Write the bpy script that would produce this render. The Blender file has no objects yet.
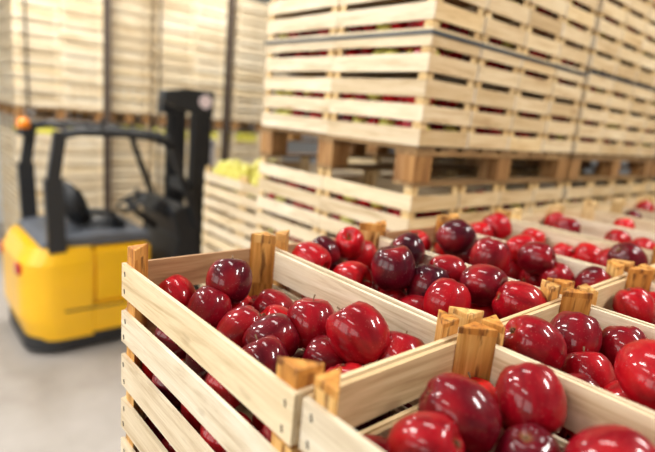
import bpy, bmesh, math, random
from mathutils import Vector, Matrix
S = bpy.context.scene
C = S.collection
RND = random.Random(7)
FLOOR = -1.9145          # z = 0 is the top edge of the foreground crates

# ------------------------------------------------------------------ materials
def nt(name):
    m = bpy.data.materials.new(name); m.use_nodes = True
    t = m.node_tree; b = t.nodes['Principled BSDF']
    return m, t, b
def nd(t, kind, **kw):
    n = t.nodes.new(kind)
    for k, v in kw.items():
        if k in n.inputs.keys(): n.inputs[k].default_value = v
        else: setattr(n, k, v)
    return n
def ramp(t, stops, interp='LINEAR'):
    n = t.nodes.new('ShaderNodeValToRGB'); n.color_ramp.interpolation = interp
    e = n.color_ramp.elements
    while len(e) < len(stops): e.new(.5)
    for i, (p, c) in enumerate(stops):
        e[i].position = p; e[i].color = (c[0], c[1], c[2], 1)
    return n
def mth(t, op, a, b=None):
    n = t.nodes.new('ShaderNodeMath'); n.operation = op
    for i, v in enumerate((a, b)):
        if v is None: continue
        if isinstance(v, (int, float)): n.inputs[i].default_value = v
        else: t.links.new(v, n.inputs[i])
    return n.outputs[0]
def mixc(t, fac, a, b, mode='MIX'):
    n = t.nodes.new('ShaderNodeMix'); n.data_type = 'RGBA'; n.blend_type = mode
    for s, v in ((n.inputs[0], fac), (n.inputs[6], a), (n.inputs[7], b)):
        if isinstance(v, (int, float)): s.default_value = v
        elif isinstance(v, tuple): s.default_value = (v[0], v[1], v[2], 1)
        else: t.links.new(v, s)
    return n.outputs[2]
def plain(name, col, rough=.5, metal=0, coat=0, noise=.12, scale=6):
    m, t, b = nt(name)
    co = nd(t, 'ShaderNodeTexCoord'); n = nd(t, 'ShaderNodeTexNoise', Scale=scale, Detail=4.0)
    t.links.new(co.outputs['Object'], n.inputs['Vector'])
    r = ramp(t, [(.3, tuple(c*(1-noise) for c in col)), (.7, tuple(min(1, c*(1+noise)) for c in col))])
    t.links.new(n.outputs[0], r.inputs[0]); t.links.new(r.outputs[0], b.inputs['Base Color'])
    b.inputs['Roughness'].default_value = rough; b.inputs['Metallic'].default_value = metal
    b.inputs['Coat Weight'].default_value = coat
    return m
def emit(name, col, s):
    m, t, b = nt(name)
    b.inputs['Base Color'].default_value = (*col, 1)
    b.inputs['Emission Color'].default_value = (*col, 1); b.inputs['Emission Strength'].default_value = s
    return m
def wood(name, axis, light, mid, dark, pitch=.0855, stain=.35, rough=.62, kth=.66, tones=None):
    m, t, b = nt(name)
    co = nd(t, 'ShaderNodeTexCoord'); oi = nd(t, 'ShaderNodeObjectInfo')
    sep = nd(t, 'ShaderNodeSeparateXYZ'); t.links.new(co.outputs['Object'], sep.inputs[0])
    band = mth(t, 'FLOOR', mth(t, 'DIVIDE', mth(t, 'ADD', sep.outputs[2], .020), pitch))
    seed = mth(t, 'ADD', mth(t, 'MULTIPLY', oi.outputs['Random'], 91.7), mth(t, 'MULTIPLY', band, 7.31))
    # which side of the crate the board is on
    side = mth(t, 'SIGN', sep.outputs[0] if axis == 'Y' else sep.outputs[1])
    seed = mth(t, 'ADD', seed, mth(t, 'MULTIPLY', side, 3.77))
    cmb = nd(t, 'ShaderNodeCombineXYZ')
    for i in range(3):
        k = 3.0 if 'XYZ'[i] == axis else 34.0
        t.links.new(mth(t, 'ADD', mth(t, 'MULTIPLY', sep.outputs[i], k), seed), cmb.inputs[i])
    n1 = nd(t, 'ShaderNodeTexNoise', Scale=1.0, Detail=6.0, Roughness=.62, Distortion=.9)
    t.links.new(cmb.outputs[0], n1.inputs['Vector'])
    r1 = ramp(t, [(.28, dark), (.47, mid), (.66, light)])
    t.links.new(n1.outputs[0], r1.inputs[0])
    # fine fibre
    cm2 = nd(t, 'ShaderNodeCombineXYZ')
    for i in range(3):
        k = 14.0 if 'XYZ'[i] == axis else 420.0
        t.links.new(mth(t, 'ADD', mth(t, 'MULTIPLY', sep.outputs[i], k), seed), cm2.inputs[i])
    n2 = nd(t, 'ShaderNodeTexNoise', Scale=1.0, Detail=2.0)
    t.links.new(cm2.outputs[0], n2.inputs['Vector'])
    f2 = ramp(t, [(.35, (.86, .82, .76)), (.6, (1, 1, 1))]); t.links.new(n2.outputs[0], f2.inputs[0])
    c = mixc(t, .7, r1.outputs[0], f2.outputs[0], 'MULTIPLY')
    # whole-board tone
    wn = nd(t, 'ShaderNodeTexWhiteNoise', noise_dimensions='1D'); t.links.new(seed, wn.inputs['W'])
    tone = ramp(t, tones or [(0, (.76, .69, .58)), (.35, (.94, .90, .84)), (.75, (1.0, 1.0, 1.0)), (1, (1.0, .92, .76))])
    t.links.new(wn.outputs[0], tone.inputs[0])
    c = mixc(t, 1.0, c, tone.outputs[0], 'MULTIPLY')
    # knots and stains
    vo = nd(t, 'ShaderNodeTexNoise', Scale=1.0, Detail=3.0)
    cm3 = nd(t, 'ShaderNodeCombineXYZ')
    for i in range(3):
        k = (9.0 if axis != 'Z' else 16.0) if 'XYZ'[i] == axis else (26.0 if axis != 'Z' else 85.0)
        t.links.new(mth(t, 'ADD', mth(t, 'MULTIPLY', sep.outputs[i], k), mth(t, 'MULTIPLY', seed, 1.7)), cm3.inputs[i])
    t.links.new(cm3.outputs[0], vo.inputs['Vector'])
    kr = ramp(t, [(kth, (0, 0, 0)), (kth+.09, (1, 1, 1))]); t.links.new(vo.outputs[0], kr.inputs[0])
    c = mixc(t, mth(t, 'MULTIPLY', kr.outputs[0], stain), c, (dark[0]*.55, dark[1]*.45, dark[2]*.35))
    t.links.new(c, b.inputs['Base Color']); b.inputs['Roughness'].default_value = rough
    b.inputs['Specular IOR Level'].default_value = .3
    bp = nd(t, 'ShaderNodeBump', Strength=.25, Distance=.001)
    t.links.new(n2.outputs[0], bp.inputs['Height']); t.links.new(bp.outputs[0], b.inputs['Normal'])
    return m
LT, MD, DK = (.84, .765, .625), (.745, .645, .48), (.50, .375, .23)
M = {}
M['slatY'] = wood('pale_slat_wood', 'Y', LT, MD, DK)
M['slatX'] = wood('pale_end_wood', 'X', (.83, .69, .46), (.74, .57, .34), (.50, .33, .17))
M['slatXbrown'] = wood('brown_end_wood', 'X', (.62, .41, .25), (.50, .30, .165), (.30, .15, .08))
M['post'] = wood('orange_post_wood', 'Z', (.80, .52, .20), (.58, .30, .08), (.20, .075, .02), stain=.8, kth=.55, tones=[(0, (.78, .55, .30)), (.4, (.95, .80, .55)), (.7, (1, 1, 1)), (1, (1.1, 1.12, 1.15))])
M['base'] = wood('base_board_wood', 'Y', (.66, .52, .32), (.52, .38, .2), (.3, .2, .1))
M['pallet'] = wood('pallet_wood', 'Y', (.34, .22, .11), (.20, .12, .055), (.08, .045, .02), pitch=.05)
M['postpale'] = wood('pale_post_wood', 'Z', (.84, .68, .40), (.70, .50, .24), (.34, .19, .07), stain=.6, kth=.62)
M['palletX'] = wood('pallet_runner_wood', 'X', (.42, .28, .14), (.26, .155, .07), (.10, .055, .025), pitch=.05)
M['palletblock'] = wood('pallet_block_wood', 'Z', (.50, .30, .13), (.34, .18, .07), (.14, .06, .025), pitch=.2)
M['farwood'] = wood('far_crate_wood', 'X', (.90, .83, .68), (.82, .71, .52), (.58, .42, .24), pitch=.082)

def apple_mat(name, island, yellow=0.0, allyellow=False):
    m, t, b = nt(name)
    co = nd(t, 'ShaderNodeTexCoord'); oi = nd(t, 'ShaderNodeObjectInfo'); geo = nd(t, 'ShaderNodeNewGeometry')
    if island:
        rnd = geo.outputs['Random Per Island']; tint = rnd
    else:
        rnd = oi.outputs['Random']
        sc = nd(t, 'ShaderNodeSeparateColor'); t.links.new(oi.outputs['Color'], sc.inputs[0]); tint = sc.outputs[0]
    if allyellow:
        r = ramp(t, [(0, (.58, .56, .06)), (.6, (.72, .66, .10)), (1, (.66, .62, .14))]); t.links.new(rnd, r.inputs[0])
        t.links.new(r.outputs[0], b.inputs['Base Color']); b.inputs['Roughness'].default_value = .35
        return m
    base = ramp(t, [(0, (.56, .007, .010)), (.3, (.36, .003, .009)), (.6, (.19, .0015, .008)), (.85, (.08, .001, .007)), (1, (.042, .001, .008))])
    t.links.new(tint, base.inputs[0])
    mp = nd(t, 'ShaderNodeMapping'); mp.inputs['Scale'].default_value = (55, 55, 9)
    off = nd(t, 'ShaderNodeCombineXYZ')
    for i in range(3): t.links.new(mth(t, 'MULTIPLY', rnd, 57.0 + 11*i), off.inputs[i])
    t.links.new(off.outputs[0], mp.inputs['Location']); t.links.new(co.outputs['Object'], mp.inputs['Vector'])
    n = nd(t, 'ShaderNodeTexNoise', Scale=1.0, Detail=5.0, Roughness=.6); t.links.new(mp.outputs[0], n.inputs['Vector'])
    st = ramp(t, [(.36, (.48, .40, .5)), (.56, (1, 1, 1)), (.74, (1.35, 1.5, 1.2))]); t.links.new(n.outputs[0], st.inputs[0])
    c = mixc(t, .8, base.outputs[0], st.outputs[0], 'MULTIPLY')
    # big blush patches of brighter red
    n3 = nd(t, 'ShaderNodeTexNoise', Scale=16.0, Detail=1.0)
    ad = nd(t, 'ShaderNodeVectorMath'); ad.operation = 'ADD'
    t.links.new(co.outputs['Object'], ad.inputs[0]); t.links.new(off.outputs[0], ad.inputs[1]); t.links.new(ad.outputs[0], n3.inputs['Vector'])
    br = ramp(t, [(.5, (0, 0, 0)), (.72, (1, 1, 1))]); t.links.new(n3.outputs[0], br.inputs[0])
    c = mixc(t, mth(t, 'MULTIPLY', br.outputs[0], .4), c, (.55, .012, .014))
    # pale lenticels
    vo = nd(t, 'ShaderNodeTexVoronoi', Scale=230.0); t.links.new(co.outputs['Object'], vo.inputs['Vector'])
    vr = ramp(t, [(.10, (1, 1, 1)), (.2, (0, 0, 0))]); t.links.new(vo.outputs['Distance'], vr.inputs[0])
    c = mixc(t, mth(t, 'MULTIPLY', vr.outputs[0], .16), c, (.80, .34, .26))
    if not island:
        # russet green inside the stem hollow
        sp = nd(t, 'ShaderNodeSeparateXYZ'); t.links.new(co.outputs['Object'], sp.inputs[0])
        rad = mth(t, 'SQRT', mth(t, 'ADD', mth(t, 'POWER', sp.outputs[0], 2.0), mth(t, 'POWER', sp.outputs[1], 2.0)))
        rr = ramp(t, [(.002, (1, 1, 1)), (.0085, (0, 0, 0))]); t.links.new(rad, rr.inputs[0])
        c = mixc(t, mth(t, 'MULTIPLY', rr.outputs[0], .75), c, (.34, .17, .05))
    elif yellow > 0:
        gt = mth(t, 'GREATER_THAN', mth(t, 'FRACT', mth(t, 'MULTIPLY', rnd, 37.3)), 1-yellow)
        c = mixc(t, gt, c, (.74, .62, .10))
    t.links.new(c, b.inputs['Base Color'])
    b.inputs['Roughness'].default_value = .38; b.inputs['Specular IOR Level'].default_value = .08
    b.inputs['Coat Weight'].default_value = .6; b.inputs['Coat Roughness'].default_value = .06
    return m
M['apple'] = apple_mat('apple_skin', False)
M['applestuff'] = apple_mat('apple_skin_small', True)
M['applemix'] = apple_mat('apple_skin_mixed', True, yellow=.4)
M['yellowapple'] = apple_mat('yellow_apple_skin', True, allyellow=True)
M['stem'] = plain('stem_brown', (.16, .09, .04), .7)
M['staple'] = plain('staple_steel', (.12, .11, .10), .45, .6)
M['yellow'] = plain('forklift_yellow', (.90, .50, .006), .35, 0, .3, .08, 2)
M['black'] = plain('black_painted_steel', (.016, .018, .022), .45)
M['strip'] = plain('dark_brown_strip', (.06, .04, .028), .6)  # dark colour standing for shade between the far stacks
M['rubber'] = plain('black_rubber', (.02, .02, .02), .8)
M['greydeck'] = plain('grey_plastic', (.09, .10, .12), .5)
M['chrome'] = plain('bright_steel', (.72, .70, .74), .3, .7)
M['redlens'] = plain('red_lens', (.55, .01, .02), .2, 0, .5)
M['amber'] = plain('amber_lens', (.95, .26, .01), .25, 0, .5)
M['disc'] = plain('pink_white_sticker', (.86, .72, .74), .4)
M['strap'] = plain('dark_strap', (.05, .06, .07), .4)
M['white'] = plain('white_wall_paint', (.82, .84, .86), .7, noise=.03)
M['ceil'] = plain('grey_ceiling', (.30, .31, .32), .8, noise=.03)
M['lampwhite'] = plain('lamp_housing_white', (.8, .8, .8), .5)
M['lamp'] = emit('lamp_glow', (1, .96, .9), 6)
def floor_mat():
    m, t, b = nt('concrete_floor')
    co = nd(t, 'ShaderNodeTexCoord')
    n = nd(t, 'ShaderNodeTexNoise', Scale=1.1, Detail=7.0, Roughness=.6); t.links.new(co.outputs['Object'], n.inputs['Vector'])
    r = ramp(t, [(.3, (.28, .25, .22)), (.5, (.38, .35, .32)), (.7, (.45, .42, .395))]); t.links.new(n.outputs[0], r.inputs[0])
    t.links.new(r.outputs[0], b.inputs['Base Color']); b.inputs['Roughness'].default_value = .45
    return m
M['floor'] = floor_mat()

# ------------------------------------------------------------------ mesh helper
class MB:
    def __init__(s): s.bm = bmesh.new()
    def box(s, a, b, mat=None, taper=None):
        x0, y0, z0 = a; x1, y1, z1 = b
        vs = [s.bm.verts.new(p) for p in ((x0,y0,z0),(x1,y0,z0),(x1,y1,z0),(x0,y1,z0),(x0,y0,z1),(x1,y0,z1),(x1,y1,z1),(x0,y1,z1))]
        for f in ((0,3,2,1),(4,5,6,7),(0,1,5,4),(1,2,6,5),(2,3,7,6),(3,0,4,7)): s.bm.faces.new([vs[i] for i in f])
        if mat is not None:
            for v in vs: v.co = mat @ v.co
        return vs
    def prism(s, poly, h0, h1, axis='Z'):
        def P(u, v, h): return (u, v, h) if axis == 'Z' else ((u, h, v) if axis == 'Y' else (h, u, v))
        lo = [s.bm.verts.new(P(u, v, h0)) for u, v in poly]; hi = [s.bm.verts.new(P(u, v, h1)) for u, v in poly]
        s.bm.faces.new(lo[::-1]); s.bm.faces.new(hi); k = len(poly)
        for i in range(k): s.bm.faces.new([lo[i], lo[(i+1) % k], hi[(i+1) % k], hi[i]])
        return lo+hi
    def tube(s, pts, r, n=10):
        pts = [Vector(p) for p in pts]; rings = []
        rr = r if isinstance(r, (list, tuple)) else [r]*len(pts)
        for i, p in enumerate(pts):
            d = (pts[min(i+1, len(pts)-1)]-pts[max(i-1, 0)]).normalized()
            a = d.cross(Vector((0, 0, 1)) if abs(d.z) < .9 else Vector((1, 0, 0))).normalized(); b = d.cross(a)
            rings.append([s.bm.verts.new(p+(a*math.cos(t)+b*math.sin(t))*rr[i]) for t in [2*math.pi*k/n for k in range(n)]])
        for A, B in zip(rings, rings[1:]):
            for k in range(n): s.bm.faces.new([A[k], A[(k+1) % n], B[(k+1) % n], B[k]])
        s.bm.faces.new(rings[0][::-1]); s.bm.faces.new(rings[-1])
        return s
    def bar(s, p0, p1, w, d):      # rectangular bar between two points; w along Y, d the other way
        p0, p1 = Vector(p0), Vector(p1); L = (p1-p0).length; z = (p1-p0).normalized()
        y = Vector((0, 1, 0)) if abs(z.y) < .9 else Vector((1, 0, 0)); x = y.cross(z).normalized(); y = z.cross(x)
        m = Matrix(((x.x, y.x, z.x, p0.x), (x.y, y.y, z.y, p0.y), (x.z, y.z, z.z, p0.z), (0, 0, 0, 1)))
        s.box((-d/2, -w/2, 0), (d/2, w/2, L), m); return s
    def bevel(s, o, seg=1):
        bmesh.ops.bevel(s.bm, geom=s.bm.edges[:], offset=o, segments=seg, affect='EDGES', clamp_overlap=True); return s
    def mesh(s, name, mat, smooth=False):
        bmesh.ops.recalc_face_normals(s.bm, faces=s.bm.faces[:])
        me = bpy.data.meshes.new(name); s.bm.to_mesh(me); s.bm.free()
        me.materials.append(mat)
        if smooth:
            for p in me.polygons: p.use_smooth = True
        return me
def link(name, me, parent=None, loc=None, rz=0):
    o = bpy.data.objects.new(name, me); C.objects.link(o)
    if parent: o.parent = parent
    if loc is not None: o.location = loc
    if rz: o.rotation_euler.z = rz
    return o
def tag(o, label, cat, group=None, kind=None):
    o['label'] = label; o['category'] = cat
    if group: o['group'] = group
    if kind: o['kind'] = kind
    return o
def empty(name, loc=(0, 0, 0), rz=0):
    o = bpy.data.objects.new(name, None); C.objects.link(o); o.location = loc; o.rotation_euler.z = rz
    o.empty_display_size = .05
    return o
def struct(name, mb, mat):
    o = link(name, mb.mesh(name, mat)); o['kind'] = 'structure'; return o
def copy_tree(o, parent=None):
    c = o.copy(); C.objects.link(c); c.parent = parent
    for ch in o.children: copy_tree(ch, c)
    return c

# ------------------------------------------------------------------ crates
W, L, P = .304, .5, .0855
CW, CL = .299, .497                 # outer size of one crate
T, SH = .0065, .0595                 # slat thickness and width
HP = .2565                          # layer pitch = post height
TOP = .2215                         # local height of the top slat's upper edge
def slat_rows(r, j=.0018):
    for k in range(3):
        z1 = TOP-P*k+r.uniform(-j, j)*(k < 2)
        yield (z1-SH+r.uniform(-j, j), z1)
def side_mesh(seed, sx):
    r = random.Random(seed); b = MB(); x1 = sx*CW/2; x0 = sx*(CW/2-T)
    for z0, z1 in slat_rows(r):
        e0, e1 = r.uniform(-.0015, .0015), r.uniform(-.0015, .0015); tilt = r.uniform(-.0022, .0022)
        N = 6; bow = r.uniform(-.0025, .0005)
        prev = None
        for i in range(N+1):
            t = i/N; y = -CL/2+e0+(CL+e1-e0)*t; dz = tilt*(t-.5)*2; dx = bow*math.sin(math.pi*t)*sx
            ring = [b.bm.verts.new(p) for p in ((min(x0,x1)+dx,y,z0+dz),(max(x0,x1)+dx,y,z0+dz),(max(x0,x1)+dx,y,z1+dz),(min(x0,x1)+dx,y,z1+dz))]
            if prev:
                for k in range(4): b.bm.faces.new([prev[k], prev[(k+1)%4], ring[(k+1)%4], ring[k]])
            else: b.bm.faces.new(ring)
            prev = ring
        b.bm.faces.new(prev[::-1])
    return b.mesh('side_panel', M['slatY'])
def end_mesh(seed, sy):
    r = random.Random(seed); b = MB(); ys = sorted((sy*CL/2, sy*(CL/2-T))); e = CW/2-T-.0005
    for z0, z1 in slat_rows(r): b.box((-e, ys[0], z0), (e, ys[1], z1))
    return b.mesh('end_panel', M['slatX'])
def post_mesh(sx, sy, seed, cut=0):
    r = random.Random(seed); b = MB(); x = sx*(CW/2-T-.0003); y = sy*(CL/2-T-.0003); g = .0375
    poly = [(x, y), (x-sx*g, y), (x, y-sy*g)]
    vs = b.prism(poly, .0, HP-.0012-cut)
    for v in vs:
        if v.co.z > .1: v.co.z += r.uniform(-.003, 0)
    b.bevel(.0012)
    return b.mesh('corner_post', M['post'])
def base_mesh():
    b = MB(); n = 4; w = (CW-2*T-.004)/n
    for i in range(n):
        x = -CW/2+T+.002+i*w; b.box((x+.002, -CL/2+T+.001, .001), (x+w-.002, CL/2-T-.001, .007))
    return b.mesh('bottom_boards', M['base'])
SIDE = {s: [side_mesh(10*k+s, s) for k in range(4)] for s in (-1, 1)}
END = {s: [end_mesh(50+10*k+s, s) for k in range(3)] for s in (-1, 1)}
POST = {(a, b): [post_mesh(a, b, k) for k in range(2)] for a in (-1, 1) for b in (-1, 1)}
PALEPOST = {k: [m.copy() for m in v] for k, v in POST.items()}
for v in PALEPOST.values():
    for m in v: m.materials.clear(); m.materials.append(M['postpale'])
LOWPOST = {(a, -1): post_mesh(a, -1, 7, .009) for a in (-1, 1)}
MIDPOST = {(a, 1): post_mesh(a, 1, 7, .007) for a in (-1, 1)}
BASE = base_mesh()
sb_ = MB(); sb_.bar((0, 0, -.004), (0, .002, .004), .0016, .0016); STAPLE = sb_.mesh('staple', M['staple'])
def staples(panel, sx):
    r = random.Random(3)
    for k in range(3):
        for sy in (-1, 1):
            for zz in (TOP-P*k-.016, TOP-P*k-SH+.012):
                link('staple', STAPLE, panel, (sx*(CW/2+.0004), sy*(CL/2-.016)+r.uniform(-.004, .004), zz))
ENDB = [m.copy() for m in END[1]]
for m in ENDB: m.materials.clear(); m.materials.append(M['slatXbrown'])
def join_meshes(name, parts, mats):
    b = bmesh.new()
    for me, mi in parts:
        n0 = len(b.faces); b.from_mesh(me); b.faces.ensure_lookup_table()
        for f in b.faces[n0:]: f.material_index = mi
    me = bpy.data.meshes.new(name); b.to_mesh(me); b.free()
    for m in mats: me.materials.append(m)
    return me
def whole(k):
    ps = [(SIDE[-1][k % 4], 0), (SIDE[1][(k+1) % 4], 0), (END[-1][k % 3], 1), (END[1][(k+1) % 3], 1), (BASE, 3)]
    ps += [(POST[a, b_][0], 2) for a in (-1, 1) for b_ in (-1, 1)]
    return join_meshes('wooden_crate', ps, [M['slatY'], M['slatX'], M['postpale'], M['base']])
WHOLE = [whole(k) for k in range(3)]
VISC = {0,1,7,14,21,28,35,42,49,56,63,70,77,84,112,113,119,120,121,123,130,131,132,134,141,142,143,145,152,153,154,156,157,163,164,165,167,174,175,176,177,179,186,187,188,189,191,198,199,200,201,203,210,211,212,215,223,227,239,250,261,272,283,294,305,316,331,332,335,336,337,338,352,353,354,355,356,357,358,359,360,361,362,363,364,365,366,367,368,373,374,375,376,377,378,379,380,381,382,383,384,385,386,387,388,389,393,394,395,396,397,398,399,400,401,402,403,404,405,406,407,408,417,418,419,420,421,422,423,424,425,426,427,428,429,430,431,432,439,440,444,445,446,447,448,449,453,465,466,467,468,469,478,479,480,481,482,483,484,485,486,487,488,489,490,491,492,493,494,495,496,500,501,502,503,507,508,509,510,511,512,517,523,528,529,530,531,532,543,544,545,546,547,548,549,550,551,552,553,554,555,556,557,558,559,569,571,572,573,574,575,576,577,578,579,580,581,591,592,593,594,595,610,611,612,613,614,615,616,617,618,619,620,621,622,623,636,637,638,642,643,644,654,666,667,670,673,674,675,676,677,678,679,680,681,682,683,684,685,686,695,697,698,699,700,701,702,703,704,705,706,707,719,720,721,736,737,738,739,740,741,742,743,744,745,746,747,748,749,759,760,761,762,763,764,780,781,783}
CN = [0]; HID = []
def crate(x, y, z, label, group, detail=2, mesh=None, sx=1.0, sz=1.0):
    """x,y: centre; z: base height"""
    i = CN[0]; CN[0] += 1; q = random.Random(1000+i)
    if VISC is not None and i not in VISC:
        HID.append((mesh or q.choice(WHOLE), Matrix.Translation((x, y, z)) @ Matrix.Diagonal((sx, 1, sz, 1)))); return
    if mesh or detail == 0:
        o = link('wooden_crate', mesh or q.choice(WHOLE), None, (x, y, z))
    else:
        o = empty('wooden_crate', (x, y, z))
        for s in (-1, 1):
            sp = link('side_panel', q.choice(SIDE[s]), o)
            if detail == 2 and s == -1 and x < W: staples(sp, s)
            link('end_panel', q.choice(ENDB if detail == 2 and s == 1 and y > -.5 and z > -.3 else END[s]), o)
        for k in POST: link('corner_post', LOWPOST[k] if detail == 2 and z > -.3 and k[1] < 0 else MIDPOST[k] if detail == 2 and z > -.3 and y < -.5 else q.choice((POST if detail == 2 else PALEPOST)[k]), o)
        link('bottom_boards', BASE, o)
    o.scale.x = sx; o.scale.z = sz
    o['_c'] = i
    return tag(o, label, 'crate', group)

def pallet_meshes(w, d, h, nx=9):
    # boards run along Y, runners along X
    top = MB(); bw = w/(nx*1.28)
    for i in range(nx):
        x = -w/2+(w-bw)*i/(nx-1); top.box((x, -d/2, h-.015), (x+bw, d/2, h))
    run = MB(); run.box((-w/2, -.05, h-.032), (w/2, .05, h-.0155))
    blk = MB(); blk.box((-.05, -.049, .0135), (.05, .049, h-.0325)); blk.bevel(.003)
    bot = MB(); bot.box((-w/2, -.05, 0), (w/2, .05, .013))
    return [top.mesh('deck_boards', M['pallet']), run.mesh('runner', M['palletX']), blk.mesh('block', M['palletblock']), bot.mesh('bottom_board', M['palletX'])]
PCACHE = {}
def pallet(x, y, z, w, d, h, label, group):
    k = (w, d, round(h, 3))
    if k not in PCACHE: PCACHE[k] = pallet_meshes(w, d, h)
    a, r, b, bt = PCACHE[k]
    o = empty('wooden_pallet', (x, y, z))
    link('deck_boards', a, o)
    for j in range(3):
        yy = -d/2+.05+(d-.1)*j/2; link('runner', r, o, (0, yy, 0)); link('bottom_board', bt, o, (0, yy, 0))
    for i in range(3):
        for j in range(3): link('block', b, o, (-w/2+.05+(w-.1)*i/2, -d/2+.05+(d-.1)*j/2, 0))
    return tag(o, label, 'pallet', group)
ORD = ['first', 'second', 'third', 'fourth', 'fifth', 'sixth', 'seventh', 'eighth', 'ninth', 'tenth', 'eleventh', 'twelfth']
DEBUG = False

# ------------------------------------------------------------------ apples
def apple_mesh(seed, seg=28, lobes=5):
    r = random.Random(seed)
    prof = [(0, .60), (.07, .66), (.17, .80), (.30, .93), (.46, .985), (.64, .93), (.80, .76), (.92, .52), (.985, .24), (1.0, -.02),
            (.965, -.28), (.885, -.53), (.765, -.75), (.61, -.90), (.44, -.965), (.28, -.945), (.14, -.875), (0, -.84)]
    el = r.uniform(.96, 1.06); sk = r.uniform(-.06, .06); la = r.uniform(.008, .026)
    b = bmesh.new(); rings = []
    for pr, pz in prof:
        if pr == 0: rings.append([b.verts.new((0, 0, pz*el))]); continue
        ring = []
        for k in range(seg):
            th = 2*math.pi*k/seg
            low = max(0, -pz); hi = max(0, pz-.3)
            q = pr*(1+la*math.cos(lobes*th)*low+.03*math.cos(2*th+seed))
            zz = pz*el+(.028*math.cos(lobes*th)*low*(1 if pz < -.6 else .3))+.05*math.cos(th+seed)*max(0, pz)
            ring.append(b.verts.new((q*math.cos(th)+sk*pz, q*math.sin(th), zz)))
        rings.append(ring)
    for A, B in zip(rings, rings[1:]):
        for k in range(seg):
            if len(A) == 1: b.faces.new([A[0], B[k], B[(k+1) % seg]])
            elif len(B) == 1: b.faces.new([A[k], B[0], A[(k+1) % seg]])
            else: b.faces.new([A[k], B[k], B[(k+1) % seg], A[(k+1) % seg]])
    for v in b.verts: v.co *= .04
    bmesh.ops.recalc_face_normals(b, faces=b.faces[:])
    me = bpy.data.meshes.new('apple'); b.to_mesh(me); b.free(); me.materials.append(M['apple'])
    for p in me.polygons: p.use_smooth = True
    return me
APPLES = [apple_mesh(k) for k in range(5)]
sb = MB(); sb.tube([(0, 0, .024), (.0006, .0004, .031), (.0022, .0012, .040), (.0045, .002, .047)], [.0011, .0010, .0011, .0016], 7)
STEM = sb.mesh('stem', M['stem'], True)
cb = MB()
for k in range(5):
    th = 2*math.pi*k/5; cb.tube([(.0035*math.cos(th), .0035*math.sin(th), -.0345), (.002*math.cos(th), .002*math.sin(th), -.0375), (.0032*math.cos(th), .0032*math.sin(th), -.0395)], [.0014, .0011, .0004], 5)
CALYX = cb.mesh('calyx', M['stem'], True)
RT = Vector((0.75518457, -0.64923027, 0.0905335)); UP = Vector((0.07316034, 0.22072505, 0.97258831)); FW = Vector((0.65141678, 0.72786022, -0.21418606))
CAM = Vector((-0.30614431, -0.86269315, 0.28385354))
def orient(axis, spin):
    return Vector((0, 0, 1)).rotation_difference(axis).to_matrix().to_4x4() @ Matrix.Rotation(spin, 4, 'Z')
ALL = []      # every apple: dict(pos, R, tint, axis, crate key)
def add_apple(pos, R, tint, key, axis=None, r=RND):
    if axis is None:
        th = r.uniform(0, 2*math.pi); axis = (RT*math.cos(th)+UP*math.sin(th)-FW*r.uniform(-.45, .2)).normalized()
        if r.random() < .12: axis = Vector((r.gauss(0, 1), r.gauss(0, 1), r.gauss(.8, .6))).normalized()
    ALL.append(dict(p=Vector(pos), R=R, t=tint, a=axis, k=key, s=r.uniform(0, 6.28)))
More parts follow.
